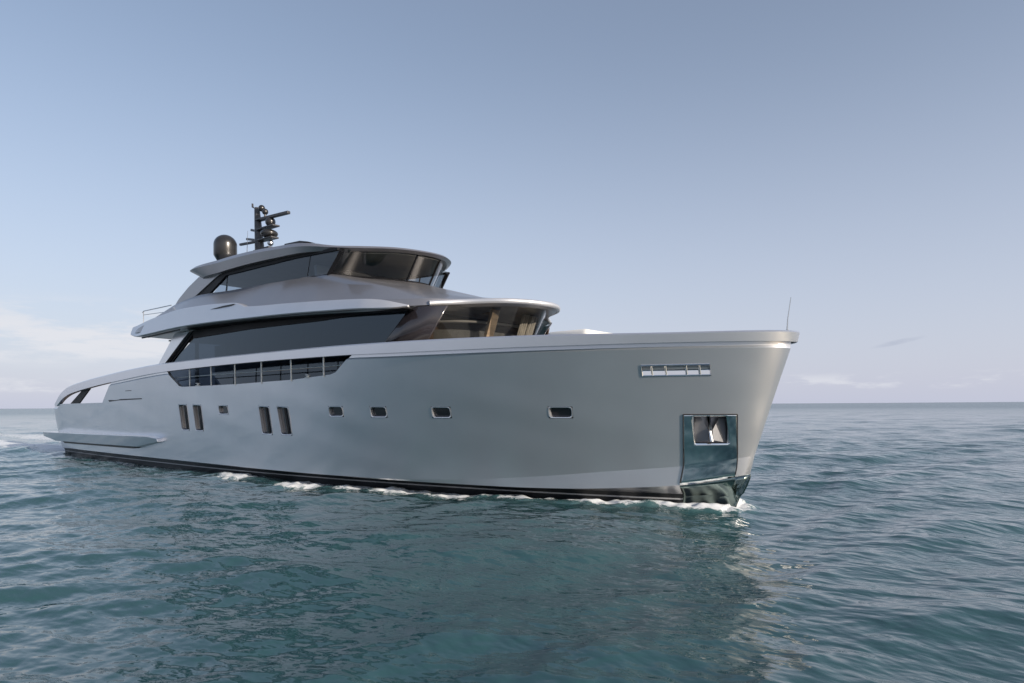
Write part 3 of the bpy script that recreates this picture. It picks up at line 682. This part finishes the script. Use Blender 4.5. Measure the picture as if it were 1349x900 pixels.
# ------------------------------------------------------------------ upper saloon glass
UB = [(-10.45, 0, 6.44), (-10.98, -1.00, 6.50), (-11.70, -1.80, 6.56), (-11.92, -2.28, 6.57), (-12.12, -2.42, 6.60)]
UT = [(-9.92, 0, 7.26), (-10.40, -1.00, 7.31), (-11.22, -1.74, 7.34), (-11.42, -2.10, 7.34), (-11.48, -2.36, 7.33)]
sheet('upper_windshield', UB, UT, M['clear'], yacht)
def usill(sg):
    q = MB(); pts = hermite([(p[0] + 0.03, p[1] * -sg, p[2] + 0.02) for p in UB], 6)
    q.tube([tuple(p) for p in pts], 0.028, 6); q.build('windshield_frame', M['black'], yacht)
both(usill)
def upper_side(sg):
    a = [(-12.1, 6.60), (-13.1, 6.64), (-14.9, 6.70), (-18.75, 6.75), (-19.75, 6.76)]; b = [(-18.55, 7.42), (-16.4, 7.48), (-13.25, 7.40), (-11.5, 7.33)]
    v = [(x, sg * 2.44, z) for x, z in a + b]; 
    link_mesh('upper_side_window', v, [tuple(range(len(v)))], M['tint'], yacht)
    q = MB(); q.tube([(-12.12, sg * 2.42, 6.58), (-11.52, sg * 2.34, 7.28)], 0.085, 4); q.build('corner_pillar', M['black'], yacht)
    for x0, x1 in ((-18.65, -18.5), (-13.25, -13.1)):
        z1 = 7.42; q = MB(); q.tube([(x0, sg * 2.42, 6.7), (x1 + 0.05, sg * 2.42, z1)], 0.035, 4); q.build('mullion', M['black'], yacht)
    q = MB(); q.tube([(x, sg * 2.46, z + 0.005) for x, z in a], 0.018, 4); q.build('window_trim', M['plaindark'], yacht)
both(upper_side)
def ws_post(y, sg):
    i = abs(y); 
    zb = np.interp(i, [0, 1.05, 1.85], [6.42, 6.46, 6.53]); xb = np.interp(i, [0, 0.5, 1.05, 1.85], [-10.42, -10.57, -10.95, -11.6])
    xt = np.interp(i, [0, 0.5, 1.02, 1.78], [-9.89, -10.02, -10.37, -11.2]); zt = np.interp(i, [0, 1.05, 1.85], [7.24, 7.28, 7.30])
    q = MB(); q.tube([(xb - 0.03, y, zb), (xt - 0.03, y, zt)], 0.035, 6); q.build('windshield_mullion', M['black'], yacht)
ws_post(-0.5, -1); ws_post(0.5, 1)
prism_part('window_blade', [(-18.75, 7.52), (-21.05, 6.80), (-19.95, 6.79), (-18.50, 7.40), (-14, 7.38), (-11.55, 7.29), (-11.55, 7.36), (-14.8, 7.54)], 2.40, 2.50, M['black'])
prism_part('aft_pillar', [(-20.6, 7.60), (-21.5, 7.30), (-22.35, 6.92), (-22.75, 6.66), (-23.6, 6.35), (-24.6, 5.60), (-21.2, 5.60), (-21.2, 6.76), (-18.75, 7.55)], 2.36, 2.54, M['grey'], bev=0.02)
# inside
q = MB(); q.box((-12.4, 0, 6.62), (1.0, 3.6, 0.42)); o = q.build('helm_console', M['plaindark'], yacht); bevel(o, 0.08, 3)
def chair(x, y):
    q = MB(); q.box((x, y, 6.78), (0.55, 0.55, 0.16)); q.box((x - 0.26, y, 7.0), (0.14, 0.52, 0.46), Matrix.Rotation(math.radians(-10), 3, 'Y')); q.tube([(x, y, 6.55), (x, y, 6.75)], 0.06, 10)
    o = q.build('helm_seat', M['cushion'], yacht); bevel(o, 0.05, 3)
chair(-13.4, -1.6); chair(-13.4, 1.0)

# ------------------------------------------------------------------ roof
RA = [(-9.78, 0, 7.22), (-10.28, -1.05, 7.28), (-11.18, -1.86, 7.31), (-11.80, -2.30, 7.34), (-13.0, -2.62, 7.42), (-14.9, -2.66, 7.50), (-18.6, -2.66, 7.52), (-20.1, -2.6, 7.48), (-20.7, -1.9, 7.5), (-20.8, 0, 7.52)]
RB = [(-9.62, 0, 7.28), (-10.14, -1.10, 7.34), (-11.08, -1.95, 7.38), (-11.72, -2.38, 7.42), (-13.0, -2.70, 7.60), (-14.9, -2.74, 7.76), (-18.6, -2.74, 7.86), (-21.05, -2.62, 7.84), (-21.5, -1.9, 7.87), (-21.6, 0, 7.9)]
RC = [(-9.70, 0, 7.34), (-10.22, -1.07, 7.41), (-11.15, -1.90, 7.46), (-11.80, -2.31, 7.50), (-13.0, -2.62, 7.72), (-14.9, -2.62, 7.90), (-18.6, -2.60, 8.02), (-21.0, -2.52, 7.94), (-21.45, -1.8, 7.98), (-21.5, 0, 8.0)]
RD = [(-12.2, 0, 7.66), (-12.3, -0.8, 7.66), (-12.5, -1.4, 7.64), (-12.9, -1.7, 7.66), (-13.4, -1.8, 7.90), (-15.0, -1.85, 8.03), (-18.6, -1.85, 8.14), (-20.6, -1.8, 8.06), (-20.9, -1.3, 8.1), (-21.0, 0, 8.12)]
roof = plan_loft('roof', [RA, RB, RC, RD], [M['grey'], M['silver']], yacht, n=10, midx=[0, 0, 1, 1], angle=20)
plan_loft('ceiling', [[(p[0] - 0.12, p[1] * 0.93, p[2] - 0.03) for p in RA], [(p[0] - 0.12, p[1] * 0.93, p[2] - 0.01) for p in RA]], [M['headlining']], roof, n=6)
# roof hatch lumps
q = MB(); q.prism([(-15.1, 7.95), (-15.0, 8.10), (-14.1, 8.06), (-13.6, 7.95)], -2.2, -1.4); o = q.build('roof_hatch', M['plaindark'], roof); bevel(o, 0.03)

# satellite dome
q = MB(); R_ = 0.46
prof = [(0.26, -0.24), (0.30, -0.22), (R_ - 0.03, 0.0), (R_, 0.06), (R_, 0.48)] + [(R_ * math.cos(a), 0.48 + 0.44 * math.sin(a)) for a in np.linspace(0.1, math.pi / 2 - 0.02, 12)]
q.lathe((-21.05 + 0.02, -1.2, 8.70), prof, 40); dm = q.build('satellite_dome', M['dome'], yacht, angle=40)
q = MB(); q.lathe((-21.05, -1.2, 7.95), [(0.20, 0), (0.18, 0.3), (0.24, 0.52), (0.24, 0.54)], 20); q.build('dome_pedestal', M['mast'], dm)
# antenna whip
q = MB(); q.tube([(-20.9, -0.35, 8.0), (-20.85, -0.3, 9.95)], [0.02, 0.008], 6); q.build('whip_antenna', M['steel'], yacht)

# mast
mast = MB(); mx, my = -20.42, 0.0
mast.tube([(mx + 0.05, my, 7.9), (mx, my, 9.1), (mx - 0.12, my, 10.2), (mx - 0.2, my, 10.95)], [0.24, 0.20, 0.15, 0.11], 10)
mo = mast.build('radar_mast', M['mast'], yacht)
def arm(p0, p1, w, h, name='mast_arm', mat=None):
    p0 = Vector(p0); p1 = Vector(p1); d = (p1 - p0); Ln = d.length; d.normalize(); s_ = d.cross(Vector((0, 0, 1))).normalized(); u = s_.cross(d)
    rot = Matrix((d, s_, u)).transposed(); q = MB(); q.box((p0 + p1) / 2, (Ln, w, h), rot); o = q.build(name, mat or M['mast'], mo); bevel(o, 0.02); return o
# arms run out ahead of the mast (+X) and a pair of horns aft
arm((mx - 0.1, 0, 10.40), (mx + 0.8, 0, 10.36), 0.30, 0.07)
arm((mx + 0.35, -0.12, 10.34), (mx + 2.05, 0.12, 10.36), 0.16, 0.12, 'radar_bar')
arm((mx, 0, 9.96), (mx + 1.3, 0, 9.94), 0.34, 0.07)
arm((mx, 0, 9.90), (mx - 0.8, 0.1, 10.12), 0.14, 0.10)
arm((mx, 0, 9.50), (mx + 1.2, 0, 9.46), 0.36, 0.07)
arm((mx, 0.0, 9.52), (mx - 1.3, 0.15, 9.82), 0.11, 0.10, 'horn')
arm((mx, -0.1, 9.46), (mx - 1.25, -0.2, 9.50), 0.11, 0.10, 'horn')
def ball(c, r, mat, name, sq=1.0):
    q = MB(); q.lathe(c, [(r * math.cos(a), r * sq * math.sin(a)) for a in np.linspace(-1.5, 1.5, 12)], 20); return q.build(name, mat, mo, angle=60)
ball((mx + 0.85, 0, 10.16), 0.21, M['dome'], 'small_dome'); ball((mx + 0.75, 0, 9.68), 0.36, M['dome'], 'radome', 0.5)
ball((mx + 0.85, 0, 9.28), 0.13, M['steel'], 'camera_dome'); ball((mx + 0.18, 0, 10.86), 0.14, M['dome'], 'lamp')
ball((mx + 0.45, 0, 10.66), 0.13, M['dome'], 'lamp')
q = MB(); q.tube([(mx + 0.45, 0, 10.38), (mx + 0.45, 0, 10.58)], 0.05, 8); q.build('lamp_post', M['mast'], mo)
q = MB(); q.tube([(mx - 0.2, 0, 10.9), (mx - 0.45, 0, 11.0), (mx - 0.55, 0, 11.06), (mx - 0.56, 0, 11.2)], [0.022, 0.022, 0.045, 0.045], 6); q.build('wind_vane', M['mast'], mo)
q = MB(); q.box((mx + 0.5, 0, 9.02), (1.2, 0.5, 0.1)); q.build('mast_foot', M['mast'], mo)

# upper aft rail
def aft_rail(sg):
    q = MB(); q.tube([(-25.0, sg * 2.9, 6.56), (-24.6, sg * 3.0, 6.58), (-22.2, sg * 2.9, 6.60)], 0.022, 8)
    q.tube([(-24.7, sg * 2.98, 6.58), (-24.7, sg * 2.98, 5.6)], 0.018, 8); q.tube([(-24.7, sg * 2.98, 6.42), (-22.4, sg * 2.95, 6.35)], 0.012, 6); q.build('aft_rail', M['steel'], yacht)
both(aft_rail)

# bow pole, foredeck sunpad
q = MB(); q.tube([(1.18, 0, 3.9), (1.2, 0, 4.25), (1.27, 0, 4.72)], [0.018, 0.012, 0.008], 6); q.tube([(1.185, 0, 3.95), (1.19, 0, 4.02)], 0.03, 8); q.build('bow_pole', M['steel'], yacht)
q = MB(); q.box((-4.0, 0, 3.79), (1.3, 2.0, 1.08)); o = q.build('sunpad', M['cushion'], yacht); bevel(o, 0.14, 4)

# ------------------------------------------------------------------ sea
cx0, cy0 = 5.0, -14.0
def rings():
    r = 1.2; out = [r]
    while r < 60000:
        k = 1.0048 if r < 45 else (1.009 if r < 350 else 1.06)
        r *= k; out.append(r)
    return np.array(out)
rr = rings(); view = math.atan2(Fv.y, Fv.x)
fine = np.linspace(-math.radians(62), math.radians(62), 900)
coarse = np.linspace(math.radians(62), 2 * math.pi - math.radians(62), 90)[1:-1]
aa = np.concatenate([fine, coarse]) + view; na = len(aa); nr = len(rr)
RR, AA = np.meshgrid(rr, aa, indexing='ij')
X = cx0 + RR * np.cos(AA); Y = cy0 + RR * np.sin(AA)
spacing = np.maximum(RR * 0.0048, RR * math.radians(124) / 900)
spacing = np.where(RR > 45, RR * 0.009, spacing); spacing = np.where(RR > 350, RR * 0.06, spacing)
spacing = np.where(np.arange(na)[None, :] >= 900, np.maximum(spacing, RR * 0.04), spacing)
H = np.zeros_like(X); DX = np.zeros_like(X); DY = np.zeros_like(X)
NW = 96
lam = np.exp(np.linspace(math.log(0.16), math.log(11.0), NW)) * np.exp(rng.normal(0, 0.05, NW))
wdir = view + math.pi + 0.25
for i in range(NW):
    l = lam[i]; sp = 0.55 if l > 1.2 else 0.9
    a = wdir + rng.normal(0, sp); k = 2 * math.pi / l; kx, ky = k * math.cos(a), k * math.sin(a); ph = rng.uniform(0, 2 * math.pi)
    slope = 0.026 if l > 0.5 else 0.018
    if l > 5: slope = 0.013
    A = slope / k; fade = np.clip((l / spacing - 2.5) / 3.0, 0, 1)
    if fade.max() <= 0: continue
    # waves come in groups
    grp = 0.75 + 0.45 * np.sin((kx * 0.11 - ky * 0.07) * X + (ky * 0.12 + kx * 0.05) * Y + ph * 3)
    arg = kx * X + ky * Y + ph; w = A * fade * grp
    H += w * np.sin(arg); q_ = 0.75
    DX += q_ * w * math.cos(a) * np.cos(arg); DY += q_ * w * math.sin(a) * np.cos(arg)
gust = 1.0 + 0.22 * np.sin(0.21 * X + 0.13 * Y + 1.3) * np.sin(0.17 * Y - 0.09 * X) + 0.15 * np.sin(0.55 * X - 0.31 * Y) * np.sin(0.37 * Y + 0.2 * X + 2)
H *= gust; DX *= gust; DY *= gust
# hull waterline distance
wl = base[1]; wx = wl[::-1, 0]; wy = wl[::-1, 1]
Yw = np.interp(X, wx, wy); inx = (X < 0) & (X > -34.6)
dh = np.where(inx, np.abs(Y) - Yw, np.where(X >= 0, np.hypot(X, Y), np.hypot(X + 34.6, np.maximum(np.abs(Y) - 3.1, 0))))
near = np.clip(1 - np.abs(dh) / 6, 0, 1)
prof = np.interp(X, [-34, -20, -12, -6, -3, -1.2, 0.0, 0.35, 0.7], [0.01, 0.03, 0.05, 0.05, 0.07, 0.12, 0.13, 0.06, 0.0])
H += prof * np.exp(-((dh - 0.40) / 0.36) ** 2) * (0.8 + 0.3 * np.sin(X * 3.1) * np.sin(X * 7.3 + 1))
# diverging bow wave
dv = np.abs(Y) - (0.5 + (-X) * 0.42)
H += np.where((X < 0) & (X > -22), 0.055 * np.exp(-(dv / 0.55) ** 2) * np.clip(1 + X / 22, 0, 1), 0)
foam = np.zeros_like(X)
def patch(x0, w, amp, reach, near0=0.0):
    global foam
    foam = np.maximum(foam, amp * np.exp(-((X - x0) / w) ** 2) * np.exp(-(np.maximum(dh - near0, 0) / reach) ** 2) * (dh > -0.4))
patch(-0.6, 1.2, 1.15, 0.55, 0.35); patch(0.25, 0.35, 1.0, 0.35, 0.05); patch(-2.6, 1.4, 0.98, 0.60, 0.40); patch(-4.6, 1.4, 0.82, 0.70, 0.4)
patch(-6.6, 1.4, 0.86, 0.75, 0.4); patch(-8.6, 1.4, 0.86, 0.75, 0.4); patch(-10.3, 1.0, 0.90, 0.7, 0.35); patch(-12.3, 1.2, 1.08, 1.0, 0.4); patch(-15.8, 1.5, 0.86, 1.0, 0.4); patch(-24, 7, 0.60, 0.8, 0.2)
patch(-7, 6.5, 0.72, 0.55, 0.35)
_lump = np.zeros_like(X)
for _ in range(14):
    a_ = rng.uniform(0, 2 * math.pi); k_ = 2 * math.pi / rng.uniform(0.22, 0.9); _lump += np.sin(k_ * (X * math.cos(a_) + Y * math.sin(a_)) + rng.uniform(0, 6)) / 14
H += np.clip(foam, 0, 1) ** 2 * 0.14 * _lump
wk = np.where(X < -33.8, np.exp(-((np.abs(Y) - 2.2) / 2.2) ** 2) * np.interp(X, [-90, -52, -42, -35, -34], [0.5, 0.85, 1.15, 1.0, 0]), 0)
foam = np.maximum(foam, wk); H += np.where(X < -33.5, 0.22 * np.exp(-((np.abs(Y) - 3.0) / 1.3) ** 2) * np.interp(X, [-80, -45, -36, -33.5], [0, 0.8, 1, 0]), 0)
calm = np.clip(dh / 0.25, 0.0, 1.0)
H = np.where((dh < 0), H * 0.5, H)
Pv = np.stack([X + DX, Y + DY, H], -1).reshape(-1, 3)
Pv[-na:, 2] = 0
cen = len(Pv); Pv = np.vstack([Pv, [[cx0, cy0, 0]]])
ii, jj = np.meshgrid(np.arange(nr - 1), np.arange(na), indexing='ij'); j2 = (jj + 1) % na
quads = np.stack([ii * na + jj, (ii + 1) * na + jj, (ii + 1) * na + j2, ii * na + j2], -1).reshape(-1, 4)
tris = np.stack([np.full(na, cen), np.arange(na), (np.arange(na) + 1) % na], -1)
me = bpy.data.meshes.new('sea'); me.vertices.add(len(Pv)); me.vertices.foreach_set('co', Pv.astype(np.float32).ravel())
nq = len(quads); nt3 = len(tris); me.loops.add(nq * 4 + nt3 * 3); me.loops.foreach_set('vertex_index', np.concatenate([quads.ravel(), tris.ravel()]).astype(np.int32))
me.polygons.add(nq + nt3); me.polygons.foreach_set('loop_start', np.concatenate([np.arange(nq) * 4, nq * 4 + np.arange(nt3) * 3]).astype(np.int32))
me.update(calc_edges=True); me.polygons.foreach_set('use_smooth', np.ones(nq + nt3, bool))
at = me.attributes.new('foam', 'FLOAT', 'POINT'); at.data.foreach_set('value', np.concatenate([foam.ravel(), [0]]).astype(np.float32))
sea = bpy.data.objects.new('sea', me); C.objects.link(sea); sea['kind'] = 'structure'
if me.polygons[len(me.polygons) // 3].normal.z < 0: me.flip_normals()
# water material
mt = bpy.data.materials.new('sea_water'); mt.use_nodes = True; nt = mt.node_tree; b = nt.nodes['Principled BSDF']
b.inputs['Base Color'].default_value = (0.028, 0.080, 0.087, 1); b.inputs['IOR'].default_value = 1.47
geo = nt.nodes.new('ShaderNodeNewGeometry')
dist = nt.nodes.new('ShaderNodeVectorMath'); dist.operation = 'LENGTH'; L(nt, geo.outputs['Position'], dist.inputs[0])
far = ramp01(nt, dist.outputs['Value'], 25, 400)
mr = nt.nodes.new('ShaderNodeMapRange'); mr.inputs['To Min'].default_value = 0.045; mr.inputs['To Max'].default_value = 0.22; L(nt, far, mr.inputs['Value'])
def ripples(scale, dist_, prev=None, stretch=2.2, rotz=0.0, detail=3.0):
    mpn = N(nt, 'ShaderNodeMapping', Scale=(1, stretch, 1)); mpn.vector_type = 'TEXTURE' if False else 'POINT'
    mpn.inputs['Rotation'].default_value = (0, 0, rotz); L(nt, geo.outputs['Position'], mpn.inputs['Vector'])
    n = N(nt, 'ShaderNodeTexNoise', Scale=scale, Detail=detail, Roughness=0.55); L(nt, mpn.outputs[0], n.inputs['Vector'])
    bp = N(nt, 'ShaderNodeBump', Strength=1.0, Distance=dist_); L(nt, n.outputs['Fac'], bp.inputs['Height'])
    if prev is not None: L(nt, prev.outputs[0], bp.inputs['Normal'])
    return bp
r1 = ripples(1.1, 0.075, None, 2.0, -th, 1.5)
r2 = ripples(4.0, 0.020, r1, 1.7, -th, 1.5)
L(nt, r2.outputs[0], b.inputs['Normal'])
# foam
fa = nt.nodes.new('ShaderNodeAttribute'); fa.attribute_name = 'foam'
fn = N(nt, 'ShaderNodeTexNoise', Scale=4.5, Detail=8.0, Roughness=0.74, Distortion=0.8); L(nt, geo.outputs['Position'], fn.inputs['Vector'])
thr = math_n(nt, 'SUBTRACT', math_n(nt, 'ADD', math_n(nt, 'MULTIPLY', fa.outputs['Fac'], 0.75), fn.outputs['Fac']), 0.90)
ff_ = ramp01(nt, thr, 0.0, 0.16)
gate = ramp01(nt, fa.outputs['Fac'], 0.15, 0.4)
ffac = math_n(nt, 'MULTIPLY', ff_, gate)
# thinner aerated water turns paler round the foam
aer = math_n(nt, 'MULTIPLY', ramp01(nt, thr, -0.35, 0.05), math_n(nt, 'MULTIPLY', gate, 0.5))
ccol = mixc(nt, aer, (0.028, 0.080, 0.087), (0.10, 0.20, 0.21))
L(nt, mixc(nt, ffac, ccol, (0.80, 0.82, 0.83)), b.inputs['Base Color'])
rmix = nt.nodes.new('ShaderNodeMix'); rmix.data_type = 'FLOAT'; L(nt, ffac, rmix.inputs[0]); L(nt, mr.outputs['Result'], rmix.inputs[2]); rmix.inputs[3].default_value = 0.8
L(nt, rmix.outputs[0], b.inputs['Roughness'])
me.materials.append(mt)
